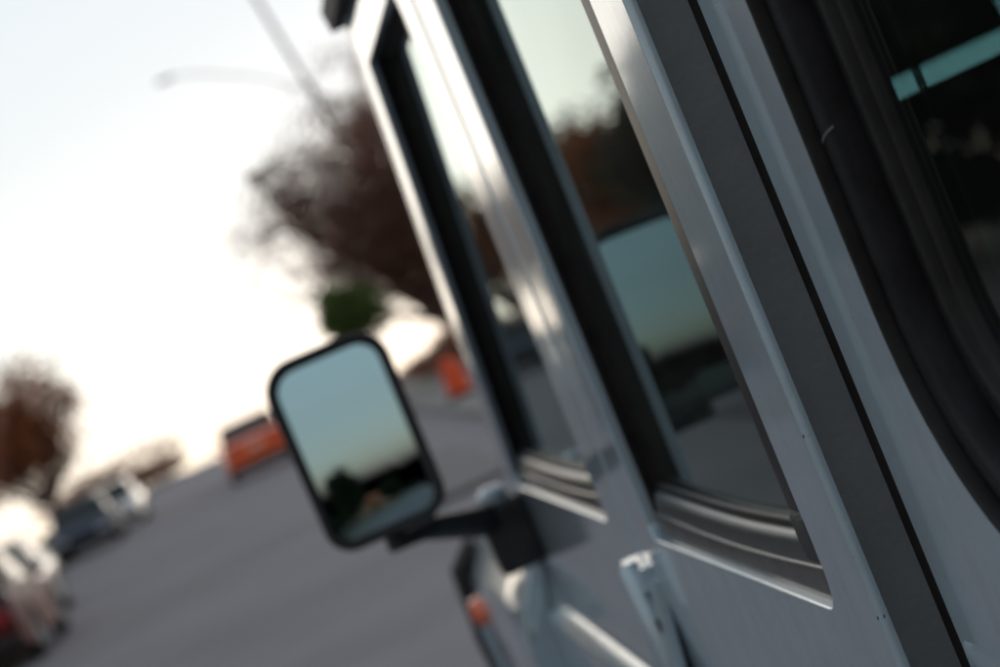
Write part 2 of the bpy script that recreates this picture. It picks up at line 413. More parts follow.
# --- rear pillar: the jamb behind the rear door, the body panel with the fixed quarter window
QIN = .025
QW = [(.06, 1.4645), (1.0285, 1.4645), (1.0285, 1.985), (.06, 1.985)]
for s in (-1, 1):
    b = MB()
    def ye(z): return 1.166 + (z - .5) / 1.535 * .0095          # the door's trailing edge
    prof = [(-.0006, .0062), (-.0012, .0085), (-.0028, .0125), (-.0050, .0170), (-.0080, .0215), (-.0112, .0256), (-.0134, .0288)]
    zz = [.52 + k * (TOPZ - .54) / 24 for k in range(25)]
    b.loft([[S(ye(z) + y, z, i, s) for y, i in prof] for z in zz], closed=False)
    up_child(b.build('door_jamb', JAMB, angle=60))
    b = MB(); b.loft([[S(ye(z) + y, z, i, s) for y, i in ((-.0130, .0284), (-.0138, .0310), (-.0155, .0345), (-.0210, .0400), (-.0480, .0440))] for z in zz], closed=False)
    up_child(b.build('door_seal', RUBBER, angle=60))
    qw = subdivide(rounded(QW, [.13, .13, .10, .10], n=14))
    outer = subdivide(rounded([(-.27, .50), (1.1250, .50), (1.1300, TOPZ), (-.27, TOPZ)], [.05, .01, .02, .06]))
    q = panel('rear_body_side', outer, [qw], s, None, ins=QIN, er=.004, depth=.02, lip=.0035, lipdepth=.012); up_child(q)
    DS = .009                                     # the beads sit this much deeper than the lip
    def ringpart(name, prof, m, par):
        k_ = 0 if name == 'seal_lip' else DS
        r = MB(); r.loft([[S(p.x, p.y, i + k_, s) for p in offset(qw, o)] for o, i in prof]); return r.build(name, m, par, angle=60)
    ringpart('seal_lip', [(-.0035, .0243), (-.0015, .0228), (.0022, .0222), (.0042, .0240), (.0050, .030), (.0050, .042)], WORN, q)
    bead = ringpart('seal_bead', [(.0048, .032), (.0052, .0255), (.0070, .0218), (.0105, .0195), (.0150, .0186), (.0205, .0186), (.0250, .0196), (.0290, .0222), (.0312, .027), (.0318, .036)], SEAL, q)
    ringpart('seal_groove', [(.0322, .034), (.034, .0390), (.040, .0405), (.0445, .0395), (.0464, .0365)], RUBBER, q)
    ringpart('glazing_bead', [(.0470, .0375), (.0480, .0325), (.0510, .0300), (.0555, .0296), (.0590, .0315), (.0600, .0345), (.0635, .0352), (.0665, .0372), (.0670, .043)], WORN, q)
    g = offset(qw, .058); r = MB()
    r.loft([[S(p.x, p.y, .0400 + DS, s) for p in g], [S(p.x, p.y, .0440 + DS, s) for p in g]], cap0=True, cap1=True)
    r.build('quarter_glass', PRIVACY, q, smooth=False)
    ringpart('inner_frame_edge', [(.0690, .0530), (.0702, .0520), (.0714, .0530), (.0708, .0560)], mat('worn_trim_edge', (.06, .055, .05), .6), q)
    # joint line of the moulded seal
    r = MB()
    j = [S(1.0285 - o, 1.678 - k * .0014 + (o - .015) * .3, i + DS - .0005, s) for k in (0, 1) for o, i in ((.0115, .0193), (.0150, .0186), (.0205, .0186), (.0250, .0196), (.0290, .0222))]
    r.add(j, [(k, k + 1, k + 6, k + 5) for k in range(4)])
    if s < 0: r.build('seal_joint', mat('seal_joint_grey', (.10, .10, .10), .7), q)
    # raised belt moulding under the quarter window
    r = MB()
    pr = [(.0265, 1.385), (.0242, 1.388), (.0232, 1.394), (.0232, 1.408), (.0240, 1.414), (.0265, 1.418)]
    r.loft([[S(y, z, i, s) for i, z in pr] for y in (-.24, .3, .7, 1.1170)], closed=False)
    r.build('belt_moulding', PAINT, q, angle=60)
    # B pillar seen in the door gap
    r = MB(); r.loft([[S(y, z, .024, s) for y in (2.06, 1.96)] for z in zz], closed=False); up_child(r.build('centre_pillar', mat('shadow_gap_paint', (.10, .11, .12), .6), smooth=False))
    # A pillar
    r = MB()
    def arow(z):
        u = (z - 1.36) / (2.045 - 1.36); e = 3.15 + (2.745 - 3.15) * u; dgap = 3.092 + (2.690 - 3.092) * u if z > 1.44 else 3.047
        dgap = min(dgap, e - .04)
        return [S(dgap, z, .026, s), S(dgap + .002, z, .004, s), S(dgap + .006, z, .001, s), S(e - .012, z, .001, s), S(e - .004, z, .003, s), S(e, z, .010, s), S(e + .004, z, .045, s), S(e - .004, z, .075, s), S(e - .05, z, .08, s)]
    r.loft([arow(1.37 + k * .0285) for k in range(25)], closed=False)
    up_child(r.build('windscreen_pillar', PAINT, angle=60))
    # drip rail along the roof edge
    r = MB()
    pr = [(-.014, 2.050), (-.016, 2.078), (-.010, 2.088), (.006, 2.090), (.030, 2.088), (.030, 2.050)]
    r.loft([[S(y, 2.04, i, s) + Vector((0, 0, z - 2.04)) for i, z in pr] for y in (-.29, .5, 1.5, 2.775)], cap0=True, cap1=True)
    up_child(r.build('drip_rail', RUBBER, angle=50))
    # roof side above the doors
    r = MB()
    pr = [(.012, TOPZ - .02), (.006, TOPZ + .004), (.004, 2.052), (.02, 2.056)]
    r.loft([[S(y, z, i, s) for i, z in pr] for y in (-.27, .5, 1.2, 2.0, 2.735)], closed=False)
    up_child(r.build('roof_rail', PAINT, angle=50))

# roof
b = MB(); rows = []
for y in (-.29, -.2, .5, 1.4, 2.2, 2.6, 2.74, 2.79, 2.80):
    drop = .05 if y in (-.29, 2.80) else .012 if y in (-.2, 2.79) else 0
    rows.append([Vector((CX + u * .72, y, 2.085 + .055 * (1 - u ** 4) - drop)) for u in [-1 + k / 8 for k in range(17)]])
b.loft(rows, closed=False)
up_child(b.build('roof', PAINT))
b = MB(); b.box((.30, -.2, 2.0), (1.70, 2.70, 2.02)); up_child(b.build('headliner', HEADLINER, smooth=False))
# windscreen, header, seal
b = MB(); wsb, wst = (3.135, 1.40), (2.770, 2.025)
def ws(u, v, d=0): return Vector((CX + u * (.66 - .02 * v), wsb[0] + (wst[0]-wsb[0])*v + d - .02*(u*u), wsb[1] + (wst[1]-wsb[1])*v))
N = 12
b.loft([[ws(-1 + 2*k/N, v) for k in range(N+1)] for v in (0, .5, 1)], closed=False)
b.loft([[ws(-1 + 2*k/N, v, -.005) for k in range(N+1)] for v in (0, .5, 1)], closed=False)
up_child(b.build('windscreen', WSGLASS))
b = MB(); b.box((.29, 2.72, 2.0), (1.71, 2.80, 2.10)); up_child(b.build('windscreen_header', PAINT, bevel=.01))

# bonnet, wings, nose
b = MB(); rows = []
for y, z in ((3.13, 1.375), (3.25, 1.372), (3.6, 1.36), (3.95, 1.335), (4.07, 1.315), (4.10, 1.27), (4.105, 1.10)):
    rows.append([Vector((CX + u * .66, y, z + .018 * (1 - u * u) + (.012 if abs(u) < .55 else 0))) for u in [-1 + k / 10 for k in range(21)]])
b.loft(rows, closed=False); up_child(b.build('bonnet', PAINT))
b = MB(); b.box((.30, 3.02, 1.30), (1.70, 3.16, 1.378)); up_child(b.build('cowl', PLASTIC, bevel=.01))
WC = 3.56
for s in (-1, 1):
    def W(x, y, z): return Vector((x if s < 0 else 2*CX - x, y, z))
    b = MB(); rows = []
    for y in (3.055, 3.07, 3.2, 3.4, 3.7, 3.95, 4.06, 4.10):
        k = 0 if y > 3.1 else (3.1 - y) * .35; e = .03 if y > 4.09 else .006 if y > 4.05 else 0
        sl = (y - 3.05) * .02
        rows.append([W(.345, y, 1.352 - sl - e), W(.262, y, 1.352 - sl - e), W(.240, y, 1.346 - sl - e), W(.226 + k, y, 1.325 - sl - e), W(.212 + k, y, 1.290 - sl - e), W(.193 + k + e, y, 1.262 - sl), W(.178 + k + e, y, 1.242 - sl), W(.171 + k + e, y, 1.215 - sl), W(.168 + k + e, y, 1.15)])
    b.loft(rows, closed=False)
    arch = [Vector((WC + .47 * math.cos(a), .40 + .47 * math.sin(a))) for a in [math.pi * k / 16 for k in range(17)]]
    outl = [Vector((3.055, .50)), Vector((3.055, 1.15)), Vector((4.10, 1.15)), Vector((4.10, .55)), Vector((4.03, .55))] + [p for p in arch if p.y > .55] + [Vector((3.09, .50))]
    vs, fs = fill2d(outl, [])
    b.add([W(.168, y, z) for y, z in vs], fs)
    b.loft([[W(.168, p.x, p.y) for p in arch], [W(.40, p.x, p.y) for p in arch]], closed=False)
    b.add([W(.168, 3.055, .5), W(.168, 3.055, 1.2), W(.26, 3.055, 1.346), W(.26, 3.055, .5)], [(0, 1, 2, 3)])
    b.add([W(.16, 4.10, .55), W(.16, 4.10, 1.2), W(.345, 4.10, 1.31), W(.345, 4.10, .55)], [(0, 1, 2, 3)])
    wing = up_child(b.build('front_wing', PAINT, angle=60))
    # black arch flare
    r = MB(); fl = [Vector((WC + .50 * math.cos(a), .40 + .50 * math.sin(a))) for a in [math.pi * (k / 20) for k in range(21)]]
    r.loft([[W(x, WC + (p.x-WC)*k, .40 + (p.y-.40)*k) for p in fl] for x, k in ((.170, 1.06), (.134, 1.02), (.122, .98), (.122, .93), (.170, .93))], closed=False)
    r.build('arch_flare', PLASTIC, wing)
    # black corner guard at the nose and the amber side lamp beside it
    r = MB(); r.tube([W(.172, 4.13, .58), W(.168, 4.135, .80), W(.166, 4.13, 1.10), W(.175, 4.10, 1.235), W(.22, 4.08, 1.275)], .022, 10)
    up_child(r.build('corner_guard', PLASTIC))
    r = MB(); c = W(.177, 3.94, 1.172)
    rr = []
    for k, (e, sc_) in enumerate(((.02, 1), (-.012, 1), (-.022, .8), (-.027, .45))):
        rr.append([c + Vector(((e) * (1 if s < 0 else -1), .045 * sc_ * math.cos(t), .028 * sc_ * math.sin(t))) for t in [2*math.pi*j/14 for j in range(14)]])
    r.loft(rr, cap1=True); r.build('side_lamp', AMBER, wing)
    r = MB(); hc = W(.36, 4.11, 1.02)
    for a, y_ in ((.115, 0), (.115, .03), (.095, .045), (.05, .055)): pass
    r.loft([[hc + Vector((a*math.cos(t), y_, a*math.sin(t))) for t in [2*math.pi*j/24 for j in range(24)]] for a, y_ in ((.115, -.02), (.115, .015), (.105, .02), (.095, .012), (.06, .03), (.02, .036))], cap1=True)
    up_child(r.build('headlamp', CLEAR))
    # cowl side bead (washer hose / wing seam) in front of the door hinge
    r = MB(); r.tube([W(.244, 3.085, 1.345), W(.226, 3.082, 1.318), W(.206, 3.082, 1.284), W(.190, 3.084, 1.255), W(.176, 3.086, 1.22), W(.170, 3.088, 1.15), W(.170, 3.088, .95)], .0045, 6)
    r.build('wing_seam', PAINT, wing)
# grille, bumper
b = MB(); b.box((.47, 4.09, .86), (1.53, 4.115, 1.20))
g = up_child(b.build('grille', PLASTIC, bevel=.006))
for k in range(5):
    b = MB(); b.box((.49, 4.112, .90 + k*.06), (1.51, 4.125, .925 + k*.06)); b.build('grille_bar', PAINT, g, bevel=.003)
b = MB(); b.box((.18, 4.08, .52), (1.82, 4.26, .74)); up_child(b.build('front_bumper', PLASTIC, bevel=.03))
b = MB(); b.box((.20, -.40, .50), (1.80, -.24, .70)); up_child(b.build('rear_bumper', PLASTIC, bevel=.03))
# tail
b = MB()
rear = [Vector((.27, .5)), Vector((1.73, .5)), Vector((1.715, 2.04)), Vector((.285, 2.04))]
hole = [Vector((.42, 1.42)), Vector((1.58, 1.42)), Vector((1.55, 1.92)), Vector((.45, 1.92))]
vs, fs = fill2d(rear, [hole]); b.add([(x, -.268, z) for x, z in vs], fs)
t = up_child(b.build('tailgate', PAINT, smooth=False))
b = MB(); b.add([(p.x, -.262, p.y) for p in hole] + [(p.x, -.256, p.y) for p in hole], [(0,1,2,3), (7,6,5,4)]); b.build('rear_window', PRIVACY, t, smooth=False)
for x in (.32, 1.68):
    b = MB(); b.box((x-.04, -.29, .85), (x+.04, -.262, 1.1)); b.build('tail_lamp', REDLENS, t, bevel=.008)
b = MB(); b.tube([(1.0, -.30, 1.28), (1.14, -.30, 1.28)], .014, 8); b.build('tailgate_handle', PLASTIC, t)
# underbody
b = MB(); b.box((.30, -.22, .40), (1.70, 4.05, .52)); up_child(b.build('chassis', PLASTIC, smooth=False))

def wheel(parent_fn, c, s, R_=.385, wd=.25):
    e = empty('tmp'); bpy.data.objects.remove(e)
    o = MB(); pr = [(R_*.62, -.48), (R_*.80, -.5), (R_*.96, -.44), (R_, -.34), (R_, .34), (R_*.96, .44), (R_*.80, .5), (R_*.62, .48)]
    o.loft([[Vector((c[0] + wd*k, c[1] + r*math.cos(a), c[2] + r*math.sin(a))) for a in [2*math.pi*j/40 for j in range(40)]] for r, k in pr])
    ty = parent_fn(o.build('wheel', TYRE))
    r = MB()
    r.loft([[Vector((c[0] + s*wd*k, c[1] + q*math.cos(a), c[2] + q*math.sin(a))) for a in [2*math.pi*j/30 for j in range(30)]] for q, k in ((R_*.63, .45), (R_*.58, .40), (R_*.55, .22), (R_*.30, .26), (R_*.22, .36), (R_*.02, .38))], cap1=True)
    r.build('rim', RIM, ty)
    return ty
for s, x in ((-1, .27), (1, 1.73)):
    for y in (WC, .42): wheel(up_child, (x, y, .385), s)

# exposed hinges on the door fronts
def hinge(par, yc, zc, s):
    """two leaves and a barrel, bolted on"""
    b = MB()
    def leaf(y0, y1, z0, z1, t):
        b.loft([[S(y, z, i, s) for y, i in ((y0, .002), (y0, -t*.7), (y0 + (y1-y0)*.12, -t), (y1 - (y1-y0)*.12, -t), (y1, -t*.7), (y1, .002))] for z in (z0, z0 + .004, z1 - .004, z1)], cap0=True, cap1=True)
    leaf(yc + .010, yc + .050, zc - .180, zc + .016, .010)
    leaf(yc - .050, yc - .012, zc - .180, zc + .004, .008)
    leaf(yc - .030, yc + .075, zc - .004, zc + .018, .013)
    x = xs(zc) - .014; x = x if s < 0 else 2*CX - x
    b.tube([(x, yc, zc - .19), (x, yc, zc - .18), (x, yc, zc + .018), (x, yc, zc + .024)], [.007, .0105, .0105, .007], 12)
    o = b.build('hinge', PAINT, par, angle=50)
    for yy, zz_ in ((yc + .030, zc - .035), (yc + .030, zc - .140), (yc - .031, zc - .035), (yc - .031, zc - .140)):
        r = MB(); p = S(yy, zz_, -.0075, s); q = S(yy, zz_, -.0145, s)
        r.tube([p, q], .0075, 6); r.build('hinge_bolt', BOLT, o)
    return o
for o in [x for x in car.children if x.name.startswith(('front_door', 'rear_door'))]:
    s = -1 if min(v.co.x for v in o.data.vertices) < .6 else 1
    yc = GAP_B if o.name.startswith('rear_door') else GAP_A + .01
    for zc in (1.378, .86):
        if o.name.startswith('rear_door'): hinge(o, yc, zc, s)
        elif zc < 1: hinge(o, yc, zc, s)
    # pull handle with push button
    yh = 1.28 if o.name.startswith('rear_door') else 2.14
    b = MB(); b.loft([[S(yh + dy, 1.17 + dz, i, s) for dz, i in ((-.016, -.006), (-.012, -.026), (.012, -.026), (.016, -.006))] for dy in (-.06, -.05, .06, .07)], cap0=True, cap1=True)
    h = b.build('handle', PLASTIC, o)

# door mirror on its black bracket
def mirror(s):
    def W(x, y, z): return Vector((x if s < 0 else 2*CX - x, y, z))
    c = W(.0646, 2.70, 1.583)
    # facing: the pane sends the view backwards along the street
    d_in = (at_dist(376, 490, 2.70) - Vector((0, 0, EYE))).normalized()
    r_out = Vector((-.13, -1, .135)).normalized()
    nrm = (r_out - d_in).normalized()
    if s > 0: nrm.x = -nrm.x
    right_ = nrm.cross(Vector((0, 0, 1))).normalized() * -1; up_ = nrm.cross(right_).normalized()
    if up_.z < 0: up_ = -up_
    if right_.x < 0: right_ = -right_
    tilt = rad(-1.5) * (1 if s < 0 else -1)
    r2 = right_ * math.cos(tilt) + up_ * math.sin(tilt); u2 = up_ * math.cos(tilt) - right_ * math.sin(tilt)
    hw, hh = .0735, .1160
    lp = rounded([(-hw*.97, -hh), (hw*.96, -hh), (hw, hh), (-hw, hh)], [.027, .030, .034, .036], n=8)
    lp = subdivide(lp, .03)
    def pt(p, dep): return c + r2 * p.x + u2 * p.y + nrm * dep
    b = MB()
    sec = [(.0075, -.003), (.0055, .003), (.002, .0055), (-.002, .0058), (-.0055, .004), (-.0065, -.004), (-.005, -.02), (.004, -.042), (.02, -.058), (.042, -.066)]
    b.loft([[pt(p, dep) for p in offset(lp, o)] for o, dep in sec], cap1=True)
    hs = up_child(b.build('door_mirror', PLASTIC, angle=60))
    Rm = 1.25; gl = offset(lp, .0065); q = MB(); K = 7
    rings = [[pt(p * (1 - k / K), -.001 + ((gl[0]*0).length) + (hh*hh - (p * (1 - k / K)).length_squared) / (2 * Rm) - hh*hh/(2*Rm)) for p in gl] for k in range(K)]
    q.loft(rings, cap1=False)
    ctr = pt(Vector((0, 0)), -.001); base = len(q.v); q.v.append(tuple(ctr)); n = len(gl)
    q.f += [(base - n + k, base - n + (k+1) % n, base) for k in range(n)]
    q.build('mirror_glass', MIRROR, hs, angle=180)
    # arm and foot
    b = MB()
    def bar(p0, p1, w0, h0, w1, h1):
        p0, p1 = Vector(p0), Vector(p1); d = (p1 - p0).normalized(); uu = Vector((0, 0, 1)); a = d.cross(uu).normalized(); uu = a.cross(d)
        L = []
        for p, w_, h_ in ((p0, w0, h0), (p1, w1, h1)):
            L.append([p + a*w_*i + uu*h_*j for i, j in ((-1, -.7), (-.7, -1), (.7, -1), (1, -.7), (1, .7), (.7, 1), (-.7, 1), (-1, .7))])
        b.loft(L, cap0=True, cap1=True)
    bar(W(.0585, 2.735, 1.448), W(.104, 2.785, 1.443), .016, .011, .017, .0125)
    bar(W(.102, 2.785, 1.443), W(.188, 2.970, 1.402), .016, .0125, .022, .019)
    b.tube([W(.062, 2.735, 1.439), W(.062, 2.735, 1.476)], .013, 12)
    up_child(b.build('mirror_arm', PLASTIC, angle=40))
    b = MB()
    b.loft([[W(x, y, z) for x, y in ((.172, 2.945), (.238, 2.935), (.245, 3.035), (.176, 3.02))] for z in (1.325, 1.420)], cap0=True, cap1=True)
    ft = up_child(b.build('mirror_foot', PLASTIC, bevel=.008))
    for zb_ in (1.345, 1.395):
        b = MB(); b.tube([W(.222, 2.938, zb_), W(.222, 2.929, zb_)], .009, 6); b.build('foot_bolt', BOLT, ft)
    b = MB(); b.tube([W(.205, 2.975, 1.418), W(.205, 2.975, 1.434), W(.205, 2.975, 1.442)], [.021, .020, .010], 14); b.build('pivot_cap', PAINT, ft)
mirror(-1); mirror(1)

# inside: dark trim, seats, wheel, rear-view mirror
b = MB(); b.box((.305, -.2, .52), (1.695, 3.02, .62)); up_child(b.build('cabin_floor', INTERIOR, smooth=False))
for x0, x1 in ((.285, .315), (1.685, 1.715)):
    b = MB(); b.box((x0, -.2, .6), (x1, 3.0, 1.42)); up_child(b.build('door_lining', INTERIOR, smooth=False))
b = MB(); b.box((.31, 2.74, .9), (1.69, 3.04, 1.385)); up_child(b.build('dashboard', INTERIOR, bevel=.04))
def seat(x0, x1, y, hr):
    b = MB(); b.box((x0, y + .02, .80), (x1, y + .50, .98)); st = up_child(b.build('seat', SEATCLOTH, bevel=.05, seg=3))
    b = MB(); M = Matrix.Translation((0, y, .95)) @ Matrix.Rotation(rad(12), 4, 'X'); b.box((x0, -.06, 0), (x1, .07, .62), M); b.build('backrest', SEATCLOTH, st, bevel=.05, seg=3)
    for hx in hr:
        b = MB(); M = Matrix.Translation((hx, y - .14, 1.490)) @ Matrix.Rotation(rad(8), 4, 'X'); b.box((-.13, -.045, 0), (.13, .045, .19), M); b.build('headrest', SEATCLOTH, st, bevel=.035, seg=3)
seat(.37, .90, 1.95, (.635,)); seat(1.10, 1.63, 1.95, (1.365,)); seat(.36, 1.64, .98, (.60, 1.40))
b = MB(); M = Matrix.Translation((.635, 2.60, 1.33)) @ Matrix.Rotation(rad(-62), 4, 'X')
b.loft([[M @ Vector(((.19 + .014*math.cos(p)) * math.cos(a), (.19 + .014*math.cos(p)) * math.sin(a), .014*math.sin(p))) for p in [2*math.pi*j/8 for j in range(8)]] for a in [2*math.pi*k/32 for k in range(33)]])
for a in (0, math.pi, -math.pi/2): b.tube([M @ Vector((0, 0, -.02)), M @ Vector((.19*math.cos(a), .19*math.sin(a), 0))], .014, 6)
up_child(b.build('steering_wheel', INTERIOR))
b = MB(); M = Matrix.Translation((1.02, 2.60, 1.87)) @ Matrix.Rotation(rad(8), 4, 'Z'); b.box((-.125, 0, -.034), (.125, .025, .034), M); rv = up_child(b.build('rear_view_mirror', PLASTIC, bevel=.012))
b = MB(); b.box((-.118, -.002, -.028), (.118, -.0005, .028), M); b.build('mirror_glass', MIRROR, rv, smooth=False)
for x0, x1 in ((.36, .99), (1.01, 1.64)):
    b = MB(); M = Matrix.Translation((0, 2.66, 2.0)) @ Matrix.Rotation(rad(-6), 4, 'X'); b.box((x0, -.01, -.297), (x1, .01, 0), M); up_child(b.build('sun_visor', HEADLINER, bevel=.008))

# ------------------------------------------------------------------ other cars in the street
DARKGLASS = mat('car_window_glass', (.012, .022, .024), .12, spec=.35)
BLACKTRIM = mat('car_black_trim', (.02, .02, .02), .6)
PLATE = mat('number_plate', (.6, .6, .58), .5)
def street_car(name, loc, rz, paint, L, Wd, H, style, label, cat='car', group=None):
    """local: nose to +Y; body, cabin glass, roof, four wheels, lamps, bumpers, mirrors, plates"""
    root = empty(name, loc, rz, label, cat, group)
    hw = Wd / 2; y0, y1 = -L/2, L/2; belt = H * .62; gc = .20
    wr = .33; wf, wb = y1 - L*.19, y0 + L*.20
    nose_h, tail_h = (H*.47, H*.60) if style != 'coupe' else (H*.48, H*.70)
    def top(y):
        u = (y - y0) / L
        if u < .06: return tail_h * (.90 + .10 * u / .06)
        if u < .62: return tail_h + (belt - tail_h) * min(1, (u - .06) / .2)
        if u < .94: return belt + (nose_h + .05 - belt) * ((u - .62) / .32) ** 1.4
        return nose_h + .05 - .13 * ((u - .94) / .06) ** 1.5
    def hwid(y):
        u = abs((y / (L/2))); return hw * (1 - .10 * max(0, (u - .72) / .28) ** 2)
    b = MB(); rows = []
    for k in range(41):
        y = y0 + L * k / 40; t = top(y); w_ = hwid(y)
        lo = gc + (.10 if k in (0, 40) else .03 if k in (1, 39) else 0)
        for wy in (wf, wb):
            dd = abs(y - wy)
            if dd < wr * 1.16: lo = max(lo, .30 + math.sqrt(max(0, (wr*1.16)**2 - dd*dd)))
        lo = min(lo, t - .12)
        mid = (lo + t) / 2
        row = [(-w_*.93, lo), (-w_, lo + .03), (-w_, mid + .02), (-w_*.985, t - .09), (-w_*.95, t - .03), (-w_*.86, t), (-w_*.4, t + .012), (0, t + .016), (w_*.4, t + .012), (w_*.86, t), (w_*.95, t - .03), (w_*.985, t - .09), (w_, mid + .02), (w_, lo + .03), (w_*.93, lo)]
        rows.append([Vector((x, y, z)) for x, z in row])
    b.loft(rows, closed=True, cap0=True, cap1=True)
    body = b.build('body', paint, root, angle=50)
    # cabin: window band then roof
    if style == 'hatch': cb = [(-.47, .70), (-.43, .80), (.10, .86), (.22, .82)]; ct = (-.36, .06)
    elif style == 'suv': cb = [(-.48, .70), (-.45, .80), (.12, .88), (.24, .84)]; ct = (-.43, .08)
    elif style == 'coupe': cb = [(-.40, .70), (-.33, .78), (.08, .86), (.20, .80)]; ct = (-.20, .03)
    else: cb = [(-.36, .70), (-.30, .80), (.10, .86), (.22, .82)]; ct = (-.20, .05)
    yb0, yb1 = cb[0][0]*L, cb[3][0]*L; yt0, yt1 = ct[0]*L, ct[1]*L
    wb_, wt = hw*.90, hw*.74
    zb, zt = belt - .05, H - .035
    def ringat(z, v):
        ya = yb0 + (yt0-yb0)*v; yz = yb1 + (yt1-yb1)*v; w_ = wb_ + (wt-wb_)*v
        return [Vector((x, y, z)) for x, y in [(p.x, p.y) for p in rounded([(-w_, ya), (w_, ya), (w_, yz), (-w_, yz)], [.14]*4, n=4)]]
    b = MB(); b.loft([ringat(zb, 0), ringat((zb+zt)/2, .5), ringat(zt, 1)]); b.build('window_band', DARKGLASS, root, angle=40)
    b = MB(); r1 = ringat(zt - .012, .99); 
    def sc_ring(rg, k, z): 
        cy = (yt0+yt1)/2; return [Vector((p.x*k, cy + (p.y-cy)*k, z)) for p in rg]
    b.loft([sc_ring(r1, 1.012, zt - .03), sc_ring(r1, 1.012, zt), sc_ring(r1, .95, zt + .02), sc_ring(r1, .7, H - .004), sc_ring(r1, .3, H)], cap1=True, cap0=True); b.build('roof', paint, root, angle=50)
    # pillars
    for sx in (-1, 1):
        for ya, yb_, wdt in ((yb1, yt1, .05), (yb0, yt0, .10), ((yb0+yb1)/2, (yt0+yt1)/2, .07)):
            b = MB(); o = 0 if ya not in (yb0, yb1) else (-.10 if ya == yb1 else .10)
            b.loft([[Vector((sx*(wb_ + .006), ya + o - wdt/2, zb)), Vector((sx*(wb_ + .006), ya + o + wdt/2, zb)), Vector((sx*(wb_ - .03), ya + o + wdt/2, zb)), Vector((sx*(wb_ - .03), ya + o - wdt/2, zb))],
                    [Vector((sx*(wt + .006), yb_ + o*.6 - wdt/2, zt)), Vector((sx*(wt + .006), yb_ + o*.6 + wdt/2, zt)), Vector((sx*(wt - .03), yb_ + o*.6 + wdt/2, zt)), Vector((sx*(wt - .03), yb_ + o*.6 - wdt/2, zt))]], cap0=True, cap1=True)
            b.build('pillar', paint, root)
        for wy in (wf, wb): wheel(lambda o: (setattr(o, 'parent', root), o)[1], (sx*(hw - .11), wy, wr), sx, wr, .20)
        b = MB(); b.box((sx*hw*.62 - .17, y0 - .012, tail_h*.70), (sx*hw*.62 + .17, y0 + .05, tail_h*.70 + .13)); b.build('tail_lamp', REDLENS, root, bevel=.02)
        b = MB(); b.box((sx*hw*.64 - .17, y1 - .08, nose_h*.74), (sx*hw*.64 + .17, y1 + .006, nose_h*.74 + .12)); b.build('headlamp', CLEAR, root, bevel=.03)
        b = MB(); b.box((sx*(hw*.92) - .02, yb1 - .25, belt - .01), (sx*(hw*.92) + sx*.16 , yb1 - .17, belt + .12)); b.build('door_mirror', paint, root, bevel=.02)
    b = MB(); b.box((-hw*.88, y0 - .04, .26), (hw*.88, y0 + .10, .44)); b.build('rear_bumper', BLACKTRIM, root, bevel=.04)
    b = MB(); b.box((-hw*.88, y1 - .10, .22), (hw*.88, y1 + .03, .40)); b.build('front_bumper', BLACKTRIM, root, bevel=.04)
    b = MB(); b.box((-hw*.42, y1 - .06, .44), (hw*.42, y1 + .004, .56)); b.build('grille', BLACKTRIM, root, bevel=.01)
    b = MB(); b.box((-.16, y0 - .02, tail_h*.66), (.16, y0 + .02, tail_h*.66 + .12)); b.build('number_plate', PLATE, root)
    return root
def carpaint(name, c, metal=.0): return mat(name, c, .35, metal=metal, coat=1, coat_rough=.08)
ORANGE = carpaint('orange_paint', (.95, .14, .022)); NAVY = mat('navy_paint', (.008, .022, .055), .5, spec=.3)
WHITE = carpaint('white_paint', (.72, .71, .70)); MAROON = mat('maroon_paint', (.10, .012, .014), .5, spec=.3); TEALP = carpaint('dark_green_paint', (.015, .05, .05))
G = 'cars along the left kerb'
def P(x, y, dz=0): return (x, y, gz(y) + dz)
street_car('street_car', P(-1.05, 60), rad(2), ORANGE, 4.2, 1.90, 1.50, 'coupe', 'bright orange car in the road lane, seen from behind beside the door mirror')
street_car('street_car', P(-5.85, 59.0), rad(181), NAVY, 4.3, 1.76, 1.36, 'sedan', 'dark navy blue saloon car parked at the kerb beyond a white hatchback', 'car', G)
street_car('street_car', P(-5.65, 66.5), rad(181), WHITE, 4.4, 1.8, 1.40, 'hatch', 'white car parked just behind the dark navy blue car', 'car', G)
street_car('street_car', P(-5.15, 35.0), rad(180), WHITE, 4.2, 1.76, 1.36, 'hatch', 'white hatchback parked between the maroon car and the navy car', 'car', G)
street_car('street_car', P(-4.60, 28.8), rad(0), MAROON, 4.4, 1.76, 1.42, 'hatch', 'dark maroon car parked at the kerb in front of a white hatchback', 'car', G)

